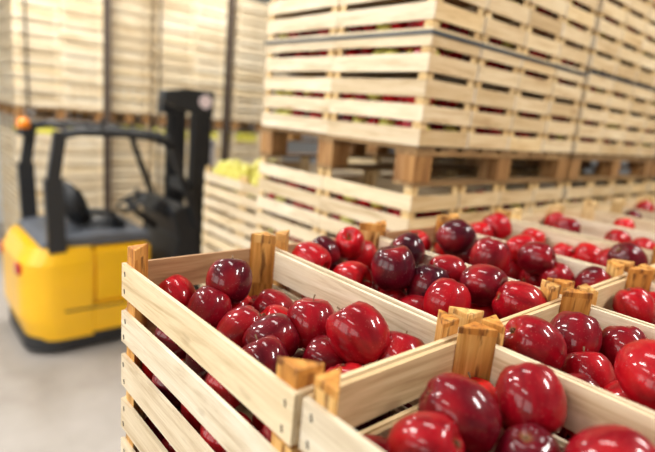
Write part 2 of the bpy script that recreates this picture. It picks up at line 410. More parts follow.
HAND = [(0, 0, 0.0793, -0.0461, -0.0616, 0.0355, 0.3),
 (0, 0, 0.1459, -0.1108, -0.0214, 0.0405, 0.85),
 (0, 0, 0.0956, -0.134, -0.0602, 0.0364, 0.65),
 (0, 0, 0.1699, -0.097, -0.0823, 0.0355, 0.1),
 (0, 0, 0.1107, -0.2193, -0.0632, 0.0372, 0.5),
 (0, 0, 0.1196, -0.2847, -0.0558, 0.0383, 0.75),
 (0, 0, 0.0758, -0.3322, -0.0611, 0.0355, 0.85),
 (0, 0, 0.2134, -0.1557, -0.0725, 0.0355, 0.55),
 (0, 0, 0.1802, -0.2156, -0.075, 0.0355, 0.2),
 (0, 0, 0.1874, -0.294, -0.0408, 0.0392, 0.5),
 (0, 0, 0.1862, -0.3999, -0.015, 0.0414, 0.4),
 (0, 0, 0.1695, -0.3609, -0.0684, 0.0361, 0.65),
 (0, 0, 0.2241, -0.4498, -0.0476, 0.039, 0.5),
 (0, 0, 0.1462, -0.429, -0.075, 0.0355, 0.4),
 (0, 1, 0.2508, -0.6244, -0.0225, 0.0412, 0.5),
 (0, 1, 0.1651, -0.5851, -0.031, 0.0409, 0.7),
 (0, 1, 0.0979, -0.5948, -0.0443, 0.0378, 0.4),
 (0, 1, 0.1952, -0.6591, -0.0625, 0.0365, 0.8),
 (0, 1, 0.2122, -0.7322, -0.0275, 0.041, 0.5),
 (1, 0, 0.4184, -0.046, -0.0153, 0.0355, 0.9),
 (1, 0, 0.3602, -0.0757, -0.0184, 0.0389, 0.3),
 (1, 0, 0.4868, -0.0578, 0.0001, 0.0355, 0.2),
 (1, 0, 0.5374, -0.0483, -0.0387, 0.0378, 0.2),
 (1, 0, 0.402, -0.1583, -0.0425, 0.0387, 0.2),
 (1, 0, 0.4397, -0.2328, 0.0, 0.0432, 0.9),
 (1, 0, 0.5598, -0.1629, 0.0007, 0.0378, 1),
 (1, 0, 0.4537, -0.2322, -0.0758, 0.0355, 0.2),
 (1, 0, 0.4895, -0.2836, -0.0292, 0.0409, 1),
 (1, 0, 0.4415, -0.3653, -0.025, 0.0411, 0.4),
 (1, 0, 0.44, -0.2968, -0.0726, 0.0355, 0.4),
 (1, 0, 0.5603, -0.2752, -0.01, 0.0355, 0.5),
 (1, 0, 0.5518, -0.3659, -0.01, 0.0423, 0.7),
 (1, 0, 0.5492, -0.4465, -0.0236, 0.0432, 0.4),
 (1, 1, 0.3853, -0.5547, -0.0146, 0.0419, 0.5),
 (1, 1, 0.4971, -0.5662, -0.025, 0.0409, 0.6),
 (1, 1, 0.5581, -0.6226, -0.0399, 0.0394, 0.6),
 (1, 1, 0.4486, -0.6156, -0.0563, 0.0377, 0.4),
 (1, 1, 0.4052, -0.7069, 0.0004, 0.0428, 0.3),
 (1, 1, 0.4181, -0.6792, -0.0624, 0.0367, 0.2),
 (1, 1, 0.3849, -0.6251, -0.0657, 0.0356, 0.5),
 (2, 0, 0.7885, -0.1293, 0.0062, 0.0436, 0.95),
 (2, 0, 0.8629, -0.0656, -0.0474, 0.0386, 0.0),
 (2, 0, 0.8437, -0.1331, -0.0414, 0.0394, 0.8),
 (2, 0, 0.7441, -0.0474, -0.0315, 0.0369, 0.3),
 (2, 0, 0.724, -0.2721, 0.0, 0.0431, 0.6),
 (2, 0, 0.8349, -0.3264, -0.001, 0.0383, 0.65),
 (2, 0, 0.8643, -0.2551, -0.0578, 0.0372, 0.4),
 (2, 0, 0.8484, -0.3776, -0.0409, 0.0372, 0.5),
 (2, 0, 0.8654, -0.3192, -0.0619, 0.036, 0.4),
 (2, 0, 0.8658, -0.4497, -0.0275, 0.0355, 0.9),
 (2, 0, 0.866, -0.2697, 0.0043, 0.0355, 0.3),
 (2, 1, 0.8022, -0.554, -0.0347, 0.0383, 0.3),
 (2, 1, 0.8646, -0.5669, -0.0527, 0.0369, 0.3),
 (3, 0, 1.105, -0.0605, -0.0075, 0.0428, 0.3),
 (3, 0, 1.034, -0.0466, -0.0269, 0.036, 0.2),
 (3, 0, 1.169, -0.143, -0.0373, 0.0364, 0.1),
 (3, 0, 1.1637, -0.2476, -0.0554, 0.0375, 0.2),
 (3, 0, 1.1669, -0.3167, -0.0423, 0.0388, 0.1),
 (3, 0, 1.0982, -0.4326, -0.0075, 0.0429, 0.8),
 (3, 0, 1.1408, -0.376, -0.0347, 0.0355, 0.3)]
# stem direction of the apples whose hollow shows: right, up, towards the lens
AX = {14: (0, -.85, .45), 15: (.85, -.5, .1), 18: (.95, .15, -.1), 20: (.75, -.35, .5), 21: (-.1, .45, .85), 23: (.8, .05, .5),
      22: (0, .95, -.1), 24: (-.05, .98, .05), 31: (.75, -.1, .55), 33: (.8, -.6, -.1), 34: (-.3, -.85, .2), 37: (.12, .4, -.9), 45: (.6, 0, .5),
      0: (-.6, .8, -.2), 1: (.1, .95, -.25), 2: (.3, .9, -.3), 9: (.05, .98, -.15), 10: (-.5, .75, -.2), 12: (.2, .95, -.3), 5: (.8, .4, -.3), 6: (-.3, .9, -.2)}
for i, (c, w, x, y, z, R, t) in enumerate(HAND):
    ax = None
    if i in AX:
        a = AX[i]; ax = (RT*a[0]+UP*a[1]-FW*a[2]).normalized()
    add_apple((x, y, z), R, t, (c, w, 0), ax, random.Random(i*13+1))
def fill(key, x0, x1, y0, y1, levels, R=.0365, jit=.006, skip=.0, seed=0, topkey=None, only=None):
    r = random.Random(seed)
    near = [a for a in ALL if a['k'] == key]
    for li, z in enumerate(levels):
        sx = .074; nx = int((x1-x0-2*R)/sx)+1; ny = int((y1-y0-2*R)/.069)+1
        px = (x1-x0-2*R)/max(1, nx-1); py = (y1-y0-2*R)/max(1, ny-1)
        for j in range(ny):
            for i in range(nx):
                x = x0+R+i*px+(.012 if (j+li) % 2 else -.012)+r.uniform(-jit, jit)
                y = y0+R+j*py+r.uniform(-jit, jit); zz = z+r.uniform(-jit, jit)
                x = min(max(x, x0+R*.97), x1-R*.97); y = min(max(y, y0+R*.97), y1-R*.97)
                if li == len(levels)-1 and r.random() < skip: continue
                if only and not only(x, y): continue
                p = Vector((x, y, zz))
                if any((a['p']-p).length < (a['R']+R)*.86 for a in near): continue
                t = min(1, max(0, r.gauss(.45, .25)))
                add_apple(p, R*r.uniform(.95, 1.05), t, key, None, r)
                near.append(ALL[-1])

# ------------------------------------------------------------------ foreground pallets of open crates
ROWY = [-.25, -.7525]
def ftop(layer): return -TOP-HP*layer
DX = {(0, 0): -.0055, (0, 1): .0005, (1, 1): -.001}; DY = {}; DZ = {}
colname = ['leftmost', 'second from left', 'third from left', 'fourth from left']
def fore_label(c, w, k):
    r = 'far row' if w == 0 else 'near row'
    if k == 0:
        return {(0, 0): 'open slatted crate full of red apples, its left side facing the forklift',
                (0, 1): 'open crate of red apples nearest the camera, cut off by the bottom edge',
                (1, 0): 'open crate of dark red apples just right of the leftmost far-row crate',
                (1, 1): 'open crate of red apples at lower right, beside the nearest crate',
                (2, 0): 'open crate of apples third along the far row, low heap at its right end',
                (2, 1): 'open crate of apples third along the near row, mostly cut off at right edge',
                (3, 0): 'open crate of apples fourth along the far row, last on the front pallet',
                (3, 1): 'open crate at right edge, fourth along the near row, only its back board showing'}[(c, w)]
    return 'slatted apple crate %s from top, %s stack, %s, front pallet' % (ORD[k], colname[c], r)
for c in range(4):
    for w in range(2):
        for k in range(7):
            x = W*(c+.5); y = ROWY[w]
            det = 2 if (k == 0 or (c == 0 and k < 3)) else 0
            jx = RND.uniform(-.0012, .0012) if k else 0
            crate(x+jx+DX.get((c, w), 0), y+(DY.get((c, w), 0) if k == 0 else 0), ftop(k)+(DZ.get((c, w), 0) if k == 0 else 0), fore_label(c, w, k), 'apple crates on the front pallet', det)
pallet(.608, -.506, FLOOR, 1.21, 1.01, .144-.0005, 'brown wooden pallet on the floor under the nearest apple crates', 'pallets standing on the floor')
I = .010
def inner(c, w, dx=0): 
    x = W*c+dx; y = ROWY[w]
    return x+I, x+W-I, y-CL/2+I-.001, y+CL/2-I+.001
for c in range(4):
    for w in range(2):
        skip = {(0, 0): .0, (0, 1): .0, (1, 0): .0}.get((c, w), .1)
        lv = [-.183, -.130, -.078] if c < 2 else [-.130, -.078]
        if (c, w) == (3, 1): lv = [-.078, -.03]
        fill((c, w, 0), *inner(c, w), lv, seed=31+c*5+w)
fill((0, 0, 0), *inner(0, 0), [-.100], R=.034, seed=55, only=lambda x, y: x < .07)
fill((0, 0, 1), *inner(0, 0), [-.183-HP, -.123-HP, -.063-HP], seed=77, only=lambda x, y: x < .3)
fill((0, 1, 1), *inner(0, 1), [-.183-HP, -.123-HP, -.063-HP], seed=78, only=lambda x, y: x < .2)
for k in (2, 3):
    for w in (0, 1): fill((0, w, k), *inner(0, w), [-.183-HP*k, -.123-HP*k, -.063-HP*k], seed=90+k*2+w, only=lambda x, y: x < .15)
# next two pallets along the row to the right
PX = [1.268, 2.535]
for n, dx in enumerate(PX):
    for c in range(4):
        for k in range(7):
            x = dx+W*(c+.5); y = ROWY[0]+RND.uniform(-.004, .004)+(-.005 if n else .0)
            lab = 'open crate of red apples %s from the left on the %s pallet along the row' % (ORD[c], ORD[n+1]) if k == 0 else 'apple crate under others, %s from top, %s column, %s pallet' % (ORD[k], ORD[c], ORD[n+1])
            crate(x, y, ftop(k), lab, 'apple crates on pallets along the row', 1 if k == 0 else 0)
        x0, x1, y0, y1 = dx+W*c+I, dx+W*(c+1)-I, ROWY[0]-CL/2+I+.005, ROWY[0]+CL/2-I-.005
        fill((4+c+4*n, 0, 0), x0, x1, y0, y1, [-.085, -.028], skip=.25, seed=120+c+7*n)
    pallet(dx+.608, -.506, FLOOR, 1.21, 1.01, .1435, 'brown wooden pallet on the floor under the %s group of open crates' % ORD[n+1], 'pallets standing on the floor')

# ------------------------------------------------------------------ tall stacks: lower tier, pallet, upper tier
TX, TY = [1.136, 2.398, 3.660], .312
LB = .018-TOP; UB = .197+.0115
STUFF = []     # small apples glimpsed between slats, one object
def small(p, R, where, r, yellow=False):
    n0 = len(ALL); add_apple(p, R, min(1, max(0, r.gauss(.35, .25))), where, None, r)
    ALL[-1]['y'] = yellow or (not yellow and r.random() < .15)
    ALL[-1]['kind'] = 'yellow' if yellow else 'mix'
def glimpse(x, y, z, faces, r, where):
    """apples of a closed-in crate lying against its outer faces"""
    for zz in (.045, .108, .170):
        if 'x' in faces:
            for j in range(6): small((x-CW/2+.064+r.uniform(-.004, .012), y-CL/2+.055+j*.077+r.uniform(-.012, .012), z+zz+r.uniform(-.01, .01)), .036, where, r)
        if 'y' in faces:
            for j in range(4): small((x-CW/2+.048+j*.068+r.uniform(-.01, .01), y-CL/2+.064+r.uniform(-.004, .012), z+zz+r.uniform(-.01, .01)), .036, where, r)
r = random.Random(5)
for n, tx in enumerate(TX):
    cells = [(i, 0) for i in range(4 if n < 2 else 2)]+([(0, 1)] if n == 0 else [])
    sname = ['corner', 'right-hand', 'rightmost'][n]
    for i, j in cells:
        x = tx+W*(i+.5); y = TY+L*(j+.5)
        face = ('%s along right face' % ORD[i] if i or n else 'at the near corner') if j == 0 else 'far end of left face'
        for k in range(7):
            crate(x, y, LB-HP*k, 'crate below the %s stack pallet, %s from top, %s' % (sname, ORD[k], face), 'crates in the lower tier of the tall stacks', 1 if k < 2 else 0)
            if k < 2: glimpse(x, y, LB-HP*k, ('x' if (i == 0 and n == 0) else '')+('y' if j == 0 else ''), r, ('g', n, i, j, k, 'lower'))
        for k in range(4 if n == 0 else 5):
            crate(x+r.uniform(-.002, .002), y+r.uniform(-.002, .002), UB+HP*k, 'crate above the %s stack pallet, %s layer, %s' % (sname, ORD[k], face), 'crates in the upper tier of the tall stacks', 1)
            glimpse(x, y, UB+HP*k, ('x' if (i == 0 and n == 0) else '')+('y' if j == 0 else ''), r, ('g', n, i, j, k, 'upper'))
    # apples lying in the top of the lower tier, seen through the pallet
    hz = .1965-(LB+HP)
    pallet(tx+.608, TY+.5, LB+HP, 1.215, .998, hz, 'brown pallet sandwiched between the crate tiers of the %s stack' % sname, 'pallets carrying the upper tiers')
    pallet(tx+.608, TY+.5, FLOOR, 1.215, .998, LB-6*HP-FLOOR-.0115, 'floor pallet under the %s tall stack of crates' % sname, 'pallets standing on the floor')
# strapping bands
def strap(x0, y0, x1, y1, z, label):
    b = MB(); e = .0016; h = .013
    b.box((x0-e, y0-e, z), (x1+e, y0-.0002, z+h)); b.box((x0-e, y1+.0002, z), (x1+e, y1+e, z+h))
    b.box((x0-e, y0-.0002, z), (x0-.0002, y1+.0002, z+h)); b.box((x1+.0002, y0-.0002, z), (x1+e, y1+.0002, z+h))
    return tag(link('strapping_band', b.mesh('strapping_band', M['strap'])), label, 'strap', 'plastic bands round the tall stacks')
strap(TX[0]-.0035, TY-.0035, TX[0]+1.2195, TY+1.004, .578, 'dark plastic band tied around the corner stack of pale crates')
strap(TX[1]-.0035, TY-.0035, TX[1]+1.2195, TY+1.004, .600, 'dark plastic band tied around the right-hand stack of pale crates')

# second row of tall stacks, seen only through the pallets
for n, tx in enumerate((2.06, 3.32)):
    for i in range(4):
        for k in range(7): crate(tx+W*(i+.5), 1.63, LB-HP*k, 'crate in the hidden second row, %s from top, %s column, %s stack' % (ORD[k], ORD[i], ORD[n]), 'crates of the second row', 0)
        for k in range(4): crate(tx+W*(i+.5), 1.63, UB+HP*k, 'crate in the hidden second row, %s layer above pallet, %s column, %s stack' % (ORD[k], ORD[i], ORD[n]), 'crates of the second row', 0)
    pallet(tx+.608, 1.88, LB+HP, 1.215, .998, .1965-(LB+HP), 'pallet in the %s stack of the second row' % ORD[n], 'pallets carrying the upper tiers')
    pallet(tx+.608, 1.88, FLOOR, 1.215, .998, LB-6*HP-FLOOR-.0115, 'floor pallet of the %s stack in the second row' % ORD[n], 'pallets standing on the floor')

# ------------------------------------------------------------------ low stack topped with yellow apples
YEL = []
LX, LY = 1.42, 1.42
for i in range(2):
    for j in range(2):
        x = LX+W*(i+.5); y = LY+L*(j+.5)
        for k in range(6):
            zz = FLOOR+.156+k*HP*1.043
            crate(x, y, zz, 'crate of low stack under yellow apples, %s from top, %s column' % (ORD[5-k], ['near left', 'far left', 'near right', 'far right'][i*2+j]), 'crates of the low stack behind the corner stack', 1 if k > 2 and i == 0 else 0, sz=1.043)
        zt = FLOOR+.156+5*HP*1.043+TOP
        for li, dz in enumerate((-.04, .015, .06)):
            m = .05+.02*li
            for a in range(4-li//2):
                for c in range(6-li): small((x-CW/2+m+a*(CW-2*m)/(3-li//2)+r.uniform(-.008, .008), y-CL/2+m+c*(CL-2*m)/(5-li)+r.uniform(-.008, .008), zt+dz+r.uniform(-.01, .01)), .037, ('low', i, j), r, True)
pallet(LX+W, LY+.5, FLOOR, .62, 1.0, .1435, 'floor pallet under the low stack with yellow apples', 'pallets standing on the floor')

# ------------------------------------------------------------------ far stacks
def far_mesh(seed, w=.5, d=.4, h=.158, rows=((.016, .070), (.086, .138))):
    r = random.Random(seed); b = MB(); e = .012
    for z0, z1 in rows:
        z0 += r.uniform(-.003, .003)
        for sy in (-1, 1):
            y = sorted((sy*(d/2-.003), sy*(d/2-.012))); b.box((-w/2+.003, y[0], z0), (w/2-.003, y[1], z1))
        for sx in (-1, 1):
            x = sorted((sx*(w/2-.004), sx*(w/2-.012))); b.box((x[0], -d/2+.012, z0), (x[1], d/2-.012, z1))
    for sx in (-1, 1):
        for sy in (-1, 1):
            b.prism([(sx*(w/2-.0125), sy*(d/2-.0125)), (sx*(w/2-.055), sy*(d/2-.0125)), (sx*(w/2-.0125), sy*(d/2-.055))], 0, h-.001)
    b.box((-w/2+.0125, -d/2+.0125, .001), (w/2-.0125, d/2-.0125, .009))
    return b.mesh('wooden_crate', M['farwood'])
FAR = [far_mesh(k) for k in range(4)]
FARTOP = far_mesh(9, h=.25, rows=((.006, .062),))
stacks = [(.94, 6.2, 2, 'the far left stack'), (2.05, 6.42, 1, 'the narrow far stack'),
          (2.68, 6.2, 2, 'the third far stack'), (3.87, 6.2, 2, 'the fourth far stack')]
FH = .158; TIER = FLOOR+.144+9*FH+.25
for si, (x0, y0, n, nm) in enumerate(stacks):
    w = .5*n+(.10 if n == 1 else 0); sc = w/(.5*n)
    for i in range(n):
        for j in range(3):
            for k in range(21):
                base = FLOOR+.144+k*FH if k < 10 else TIER+.14+(k-10)*.164
                tier = 'upper' if k >= 10 else 'lower'
                crate(x0+(.5*i+.25)*sc, y0+.2+.4*j+RND.uniform(-.008, .008), base, 'crate in %s, %s tier, %s layer up, %s' % (nm, tier, ORD[k % 10], ('front ' + ['left', 'right'][i]) if j == 0 else ['', 'middle row', 'back row'][j]),
                      'crates of the far stacks', 0, mesh=FARTOP if k == 9 else RND.choice(FAR), sx=sc)
        if i == 0 or True:
            for a in range(7):
                for c in range(3):
                    YEL.append((x0+(.5*i+.06+a*.062)*sc, y0+.055+c*.1, TIER-.25+.09+r.uniform(0, .02), .037))
                    YEL.append((x0+(.5*i+.06+a*.062)*sc+.02, y0+.055+c*.1, TIER-.25+.155+r.uniform(0, .025), .037))
    pallet(x0+w/2, y0+.6, FLOOR, w, 1.2, .1435, 'floor pallet under %s' % nm, 'pallets standing on the floor')
    pallet(x0+w/2, y0+.6, TIER, w, 1.2, .1395, 'pallet between the tiers of %s' % nm, 'pallets carrying the upper tiers')

for x, y, w, lab in ((1.947, 6.21, .09, 'wide dark shade upright between the far left stack and the narrow stack'), (2.655, 6.165, .022, 'thin added dark upright in front of the joint right of the narrow stack'),
                     (3.70, 6.21, .10, 'wide dark shade upright between the third and fourth far stacks'), (1.06, 6.165, .022, 'thin added dark upright at the left end of the far left stack')):
    b = MB(); d = .018  # added strips standing in for shade in the gaps and dark joint lines
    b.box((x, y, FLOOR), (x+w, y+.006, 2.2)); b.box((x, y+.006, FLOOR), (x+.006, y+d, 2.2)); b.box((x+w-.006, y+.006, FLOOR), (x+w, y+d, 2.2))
    o = tag(link('shade_strip', b.mesh('shade_strip', M['strip'])), lab, 'post', 'added dark strips among the far stacks')
# ------------------------------------------------------------------ make the apples
VIS = {0,1,2,3,4,5,6,7,8,9,10,11,12,13,14,15,16,17,18,19,20,21,22,23,24,25,26,27,28,29,30,31,32,33,34,35,36,37,38,39,40,41,42,43,44,45,46,47,48,49,50,51,52,53,54,55,56,57,58,59,63,65,66,67,69,71,72,75,79,80,115,116,120,139,144,146,147,164,166,253,254,255,295,298,435,436,437,438,458,478,498,597,598,599,605,606,607,608,609,610,612,613,615,616,617,618,619,620,621,622,623,654,655,656,657,658,659,660,661,662,663,666,667,668,672,673,674,675,676,677,678,679,680,682,683,684,685,686,687,688,689,690,691,692,693,695,696,697,698,699,702,703,705,706,707,708,709,710,711,712,713,780,781,783,784,785,799,800,801,806,807,808,809,811,812,813,816,817,819,820,821,825,852,853,855,871,872,873,879,880,881,884,885,888,889,892,893,897,900,901,924,929,942,944,945,951,952,953,956,957,963,964,965,967,969,972,973,976,977,991,992,993,994,995,999,1001,1003,1004,1005,1007,1016,1017,1019,1022,1023,1024,1025,1026,1027,1028,1029,1030,1031,1034,1035,1039,1040,1041,1042,1043,1045,1046,1047,1048,1049,1051,1053,1057,1058,1059,1060,1061,1105,1124,1125,1132,1133,1136,1153,1156,1157,1208,1217,1221,1237,1240,1241,1293,1324,1377,1385,1607,1630,1649,1682,1683,1684,1685,1686,1687,1702,1703,1704,1705,1706,1708,1713,1817}
def crate_word(k):
    if k[0] == 'low': return 'low stack, %s column' % ['near left', 'far left', 'near right', 'far right'][k[1]*2+k[2]]
    if k[0] == 'g': return '%s stack %s tier, %s layer, %s crate' % (['corner', 'right-hand', 'rightmost'][k[1]], k[5], ORD[k[4]], 'far-left' if k[3] else ORD[k[2]])
    c, w, l = k
    s = {(0, 0): 'leftmost far-row crate', (0, 1): 'nearest crate', (1, 0): 'second far-row crate', (1, 1): 'lower right crate',
         (2, 0): 'third far-row crate', (2, 1): 'third near-row crate', (3, 0): 'fourth far-row crate', (3, 1): 'fourth near-row crate'}.get((c, w))
    if s is None: s = '%s crate, %s pallet' % (ORD[(c-4) % 4], ORD[1+(c-4)//4])
    if l: s = 'crate %s down, %s' % (['', 'one', 'two', 'three'][l], 'leftmost stack' if w == 0 else 'nearest stack')
    return s
def tone(t): return 'bright red' if t < .25 else 'red' if t < .5 else 'deep red' if t < .75 else 'dark plum-red'
def pix(p):
    d = p-CAM; z = d.dot(FW); return (327.5+511.85*d.dot(RT)/z, 226-511.85*d.dot(UP)/z)
groups = {}
for i, a in enumerate(ALL):
    a['i'] = i; a['px'] = pix(a['p'])
chosen = [a for a in ALL if (VIS is None or a['i'] in VIS)]
for a in chosen: groups.setdefault(a['k'], []).append(a)
for k, l in groups.items():
    l.sort(key=lambda a: -a['p'].z)
    for a in l:
        if k[0] == 'g': a['lev'] = 'between slats'; continue
        if k[0] == 'low': a['lev'] = 'heaped'; continue
        ztop = -HP*k[2]
        d = a['p'].z-ztop
        a['lev'] = 'on top' if d > -.055 else 'under the top layer' if d > -.1 else 'deep down'
    for lev in set(a['lev'] for a in l):
        m = sorted([a for a in l if a['lev'] == lev], key=lambda a: a['px'][0])
        for n, a in enumerate(m):
            nth = ('%d%s from left' % (n+1, {1: 'st', 2: 'nd', 3: 'rd'}.get((n+1) % 10 if n not in (10, 11, 12) else 0, 'th')))
            a['label'] = ('%s apple %s, %s, %s' if k[0] == 'g' else '%s apple %s in %s, %s') % ('yellow' if a.get('y') else tone(a['t']), lev, crate_word(k), nth)
def place(a, name='apple'):
    o = bpy.data.objects.new(name, (YAPPLES if a.get('y') else APPLES)[a['i'] % 5]); C.objects.link(o)
    o.matrix_world = Matrix.Translation(a['p']) @ orient(a['a'], a['s']) @ Matrix.Scale(a['R']/.04, 4)
    o.color = (a['t'], 0, 0, 1); o['_a'] = a['i']
    tag(o, a['label'], 'apple', 'apples in ' + crate_word(a['k']))
    if a.get('kind'): return o
    if a['k'][2] == 0 and (a['a'].z > -.3):
        s = link('stem', STEM, o)
    if a['k'][2] == 0 and a['a'].z <= .1:
        link('calyx', CALYX, o)
    return o
YAPPLES = []
for me in APPLES:
    c_ = me.copy(); c_.materials.clear(); c_.materials.append(M['yellowapple']); YAPPLES.append(c_)
for a in chosen: place(a)
def blob(seed, seg=12):
    prof = [(0, .66), (.2, .82), (.45, .97), (.75, .82), (.96, .4), (1, 0), (.9, -.5), (.66, -.86), (.35, -.96), (0, -.86)]
    return prof, seg
def pile(name, items, mat, label, cat):
    vs, fs = [], []; prof, seg = blob(0)
    rr = random.Random(len(items))
    for it in items:
        p = Vector(it[:3]); R = it[3]
        ax = Vector((rr.gauss(0, 1), rr.gauss(0, 1), rr.gauss(.5, .8))).normalized(); m = orient(ax, rr.uniform(0, 6))
        b0 = len(vs); idx = []
        for pr, pz in prof:
            if pr == 0: idx.append([len(vs)]); vs.append(p+m @ Vector((0, 0, pz*R)))
            else:
                idx.append(list(range(len(vs), len(vs)+seg)))
                for k in range(seg):
                    th = 2*math.pi*k/seg; vs.append(p+m @ Vector((pr*R*math.cos(th), pr*R*math.sin(th), pz*R)))
        for A, B in zip(idx, idx[1:]):
            for k in range(seg):
                if len(A) == 1: fs.append((A[0], B[k], B[(k+1) % seg]))
                elif len(B) == 1: fs.append((A[k], B[0], A[(k+1) % seg]))
                else: fs.append((A[k], B[k], B[(k+1) % seg], A[(k+1) % seg]))
    me = bpy.data.meshes.new(name); me.from_pydata([tuple(v) for v in vs], [], fs); me.materials.append(mat); me.update()
    for q in me.polygons: q.use_smooth = True
    return tag(link(name, me), label, cat, None, 'stuff')
hid = [a for a in ALL if not (VIS is None or a['i'] in VIS)]
rest = [(a['p'].x, a['p'].y, a['p'].z, a['R']) for a in hid if not a.get('kind')]
STUFF = [(a['p'].x, a['p'].y, a['p'].z, a['R']) for a in hid if a.get('kind') == 'mix']
YEL += [(a['p'].x, a['p'].y, a['p'].z, a['R']) for a in hid if a.get('kind') == 'yellow']
if rest: pile('apple_heap', rest, M['applestuff'], 'remaining red apples lying deeper in the open crates', 'apples')
if STUFF: pile('apple_filling', STUFF, M['applemix'], 'red and yellow apples glimpsed between the slats of the tall stacks', 'apples')
pile('yellow_apple_heap', YEL, M['yellowapple'], 'yellow apples heaped on the low stack and far stacks', 'apples')

if HID:
    hb = bmesh.new()
    for me, mx in HID:
        n0 = len(hb.verts); f0 = len(hb.faces); hb.from_mesh(me); hb.verts.ensure_lookup_table(); hb.faces.ensure_lookup_table()
        for v in hb.verts[n0:]: v.co = mx @ v.co
        if me in FAR or me is FARTOP:
            for f in hb.faces[f0:]: f.material_index = 4
    hm = bpy.data.meshes.new('crate_bulk'); hb.to_mesh(hm); hb.free()
    for k in ('slatY', 'slatX', 'post', 'base', 'farwood'): hm.materials.append(M[k])
    tag(link('crate_bulk', hm), 'remaining pale crates stacked behind and beneath the visible ones', 'crates', None, 'stuff')
for o in bpy.data.objects:
    for k in ('_a', '_c'):
        if k in o and not DEBUG: del o[k]

# ------------------------------------------------------------------ forklift (front towards +X), origin on the floor
FK = empty('forklift', (.47, 3.5, FLOOR))
tag(FK, 'yellow and black electric forklift parked on the floor behind the crates', 'forklift')
def part(name, mb, mat, parent=FK, smooth=False):
    for v in mb.bm.verts:      # shorter nose: everything ahead of the seat sits further back
        if v.co.x > 1.2: v.co.x -= .30
        elif v.co.x > .93: v.co.x = .93
    return link(name, mb.mesh(name, M[mat], smooth), parent)
WD = 1.08
def rounded(x0, x1, y0, y1, rr, back=True, n=7):
    p = [(x1, y0), (x1, y1)]
    for k in range(n+1):
        t = math.pi/2*k/n; p.append((x0+rr-rr*math.sin(t), y1-rr+rr*math.cos(t)))
    for k in range(n+1):
        t = math.pi/2*k/n; p.append((x0+rr-rr*math.cos(t), y0+rr-rr*math.sin(t)))
    return p
b = MB(); poly = rounded(0, .52, 0, WD, .26)
lo = [b.bm.verts.new((x+ (.05 if x < .3 else 0), y, .14)) for x, y in poly]
m1 = [b.bm.verts.new((x, y, .32)) for x, y in poly]
m2 = [b.bm.verts.new((x, y, .80)) for x, y in poly]
hi = [b.bm.verts.new((x+(.06 if x < .3 else 0), .03+y*.945, .93)) for x, y in poly]
b.bm.faces.new(lo[::-1]); b.bm.faces.new(hi)
for A, B in ((lo, m1), (m1, m2), (m2, hi)):
    for i in range(len(A)): b.bm.faces.new([A[i], A[(i+1) % len(A)], B[(i+1) % len(A)], B[i]])
part('counterweight', b, 'yellow')
b = MB(); b.box((.525, .01, .42), (1.33, WD-.01, .915)); b.bevel(.03, 3); part('battery_cover', b, 'yellow')
b = MB(); b.prism([(.525, .16), (1.40, .16), (1.48, .24), (1.60, .42), (.525, .415)], 0, .40, 'Y'); b.bevel(.01); part('side_skirt', b, 'yellow')
b = MB(); b.prism([(.525, .16), (1.40, .16), (1.48, .24), (1.60, .42), (.525, .415)], WD-.40, WD, 'Y'); b.bevel(.01); part('side_skirt', b, 'yellow')
b = MB(); b.box((.30, -.003, .385), (.92, .002, .40)); part('panel_groove', b, 'black')
b = MB(); b.prism([(.14, .935), (.5, .93), (1.34, .93), (1.34, 1.0), (.62, 1.02), (.2, .985)], .06, WD-.06, 'Y'); b.bevel(.012, 2); part('deck', b, 'greydeck')
b = MB(); b.box((1.365, .03, .42), (1.80, WD-.03, .50)); part('step_floor', b, 'black')
b = MB(); b.prism([(1.50, .5), (1.84, .5), (1.84, 1.16), (1.66, 1.22), (1.58, 1.16), (1.66, .9)], .10, WD-.10, 'Y'); b.bevel(.015, 2); dash = part('dashboard', b, 'black')
b = MB(); b.prism([(1.44, 1.15), (1.80, .95), (1.86, 1.05), (1.52, 1.26)], .28, .8, 'Y'); b.bevel(.012, 2); part('control_console', b, 'black')
b = MB(); b.prism(rounded(.03, 1.42, .02, WD-.02, .24), .045, .165); part('bumper_skirt', b, 'black')
# steering wheel
b = MB(); c0 = Vector((1.30, .46, 1.20)); ax = Vector((-.55, 0, .83)).normalized(); u_ = Vector((0, 1, 0)); v_ = ax.cross(u_)
b.tube([c0+(u_*math.cos(t)+v_*math.sin(t))*.155 for t in [2*math.pi*k/20 for k in range(21)]], .016, 8)
for t in (0, 2.1, 4.2): b.tube([c0, c0+(u_*math.cos(t)+v_*math.sin(t))*.155], .011, 6)
b.tube([c0+ax*.03, c0-ax*.1, (1.55, .46, .95)], [.04, .03, .03], 8)
part('steering_wheel', b, 'black', smooth=True)
b = MB()
for k in range(4): b.tube([(1.50+.02*k, .70+.05*k, 1.15), (1.44+.02*k, .70+.05*k, 1.27)], [.008, .014], 6)
part('control_levers', b, 'black')
# seat
seat = empty('seat', (0, 0, 0)); seat.parent = FK
b = MB(); b.prism([(.50, .97), (.90, .97), (.92, 1.04), (.88, 1.09), (.56, 1.07)], .28, .80, 'Y'); b.bevel(.03, 3); part('seat_cushion', b, 'black', seat, True)
b = MB(); b.prism([(.48, 1.04), (.62, 1.04), (.59, 1.22), (.51, 1.38), (.43, 1.42), (.36, 1.38), (.37, 1.2)], .30, .78, 'Y'); b.bevel(.04, 3); part('seat_backrest', b, 'black', seat, True)
b = MB(); b.tube([(.8, .26, 1.03), (.78, .25, 1.15), (.64, .25, 1.18), (.56, .26, 1.18)], .025, 8); part('armrest', b, 'black', seat, True)
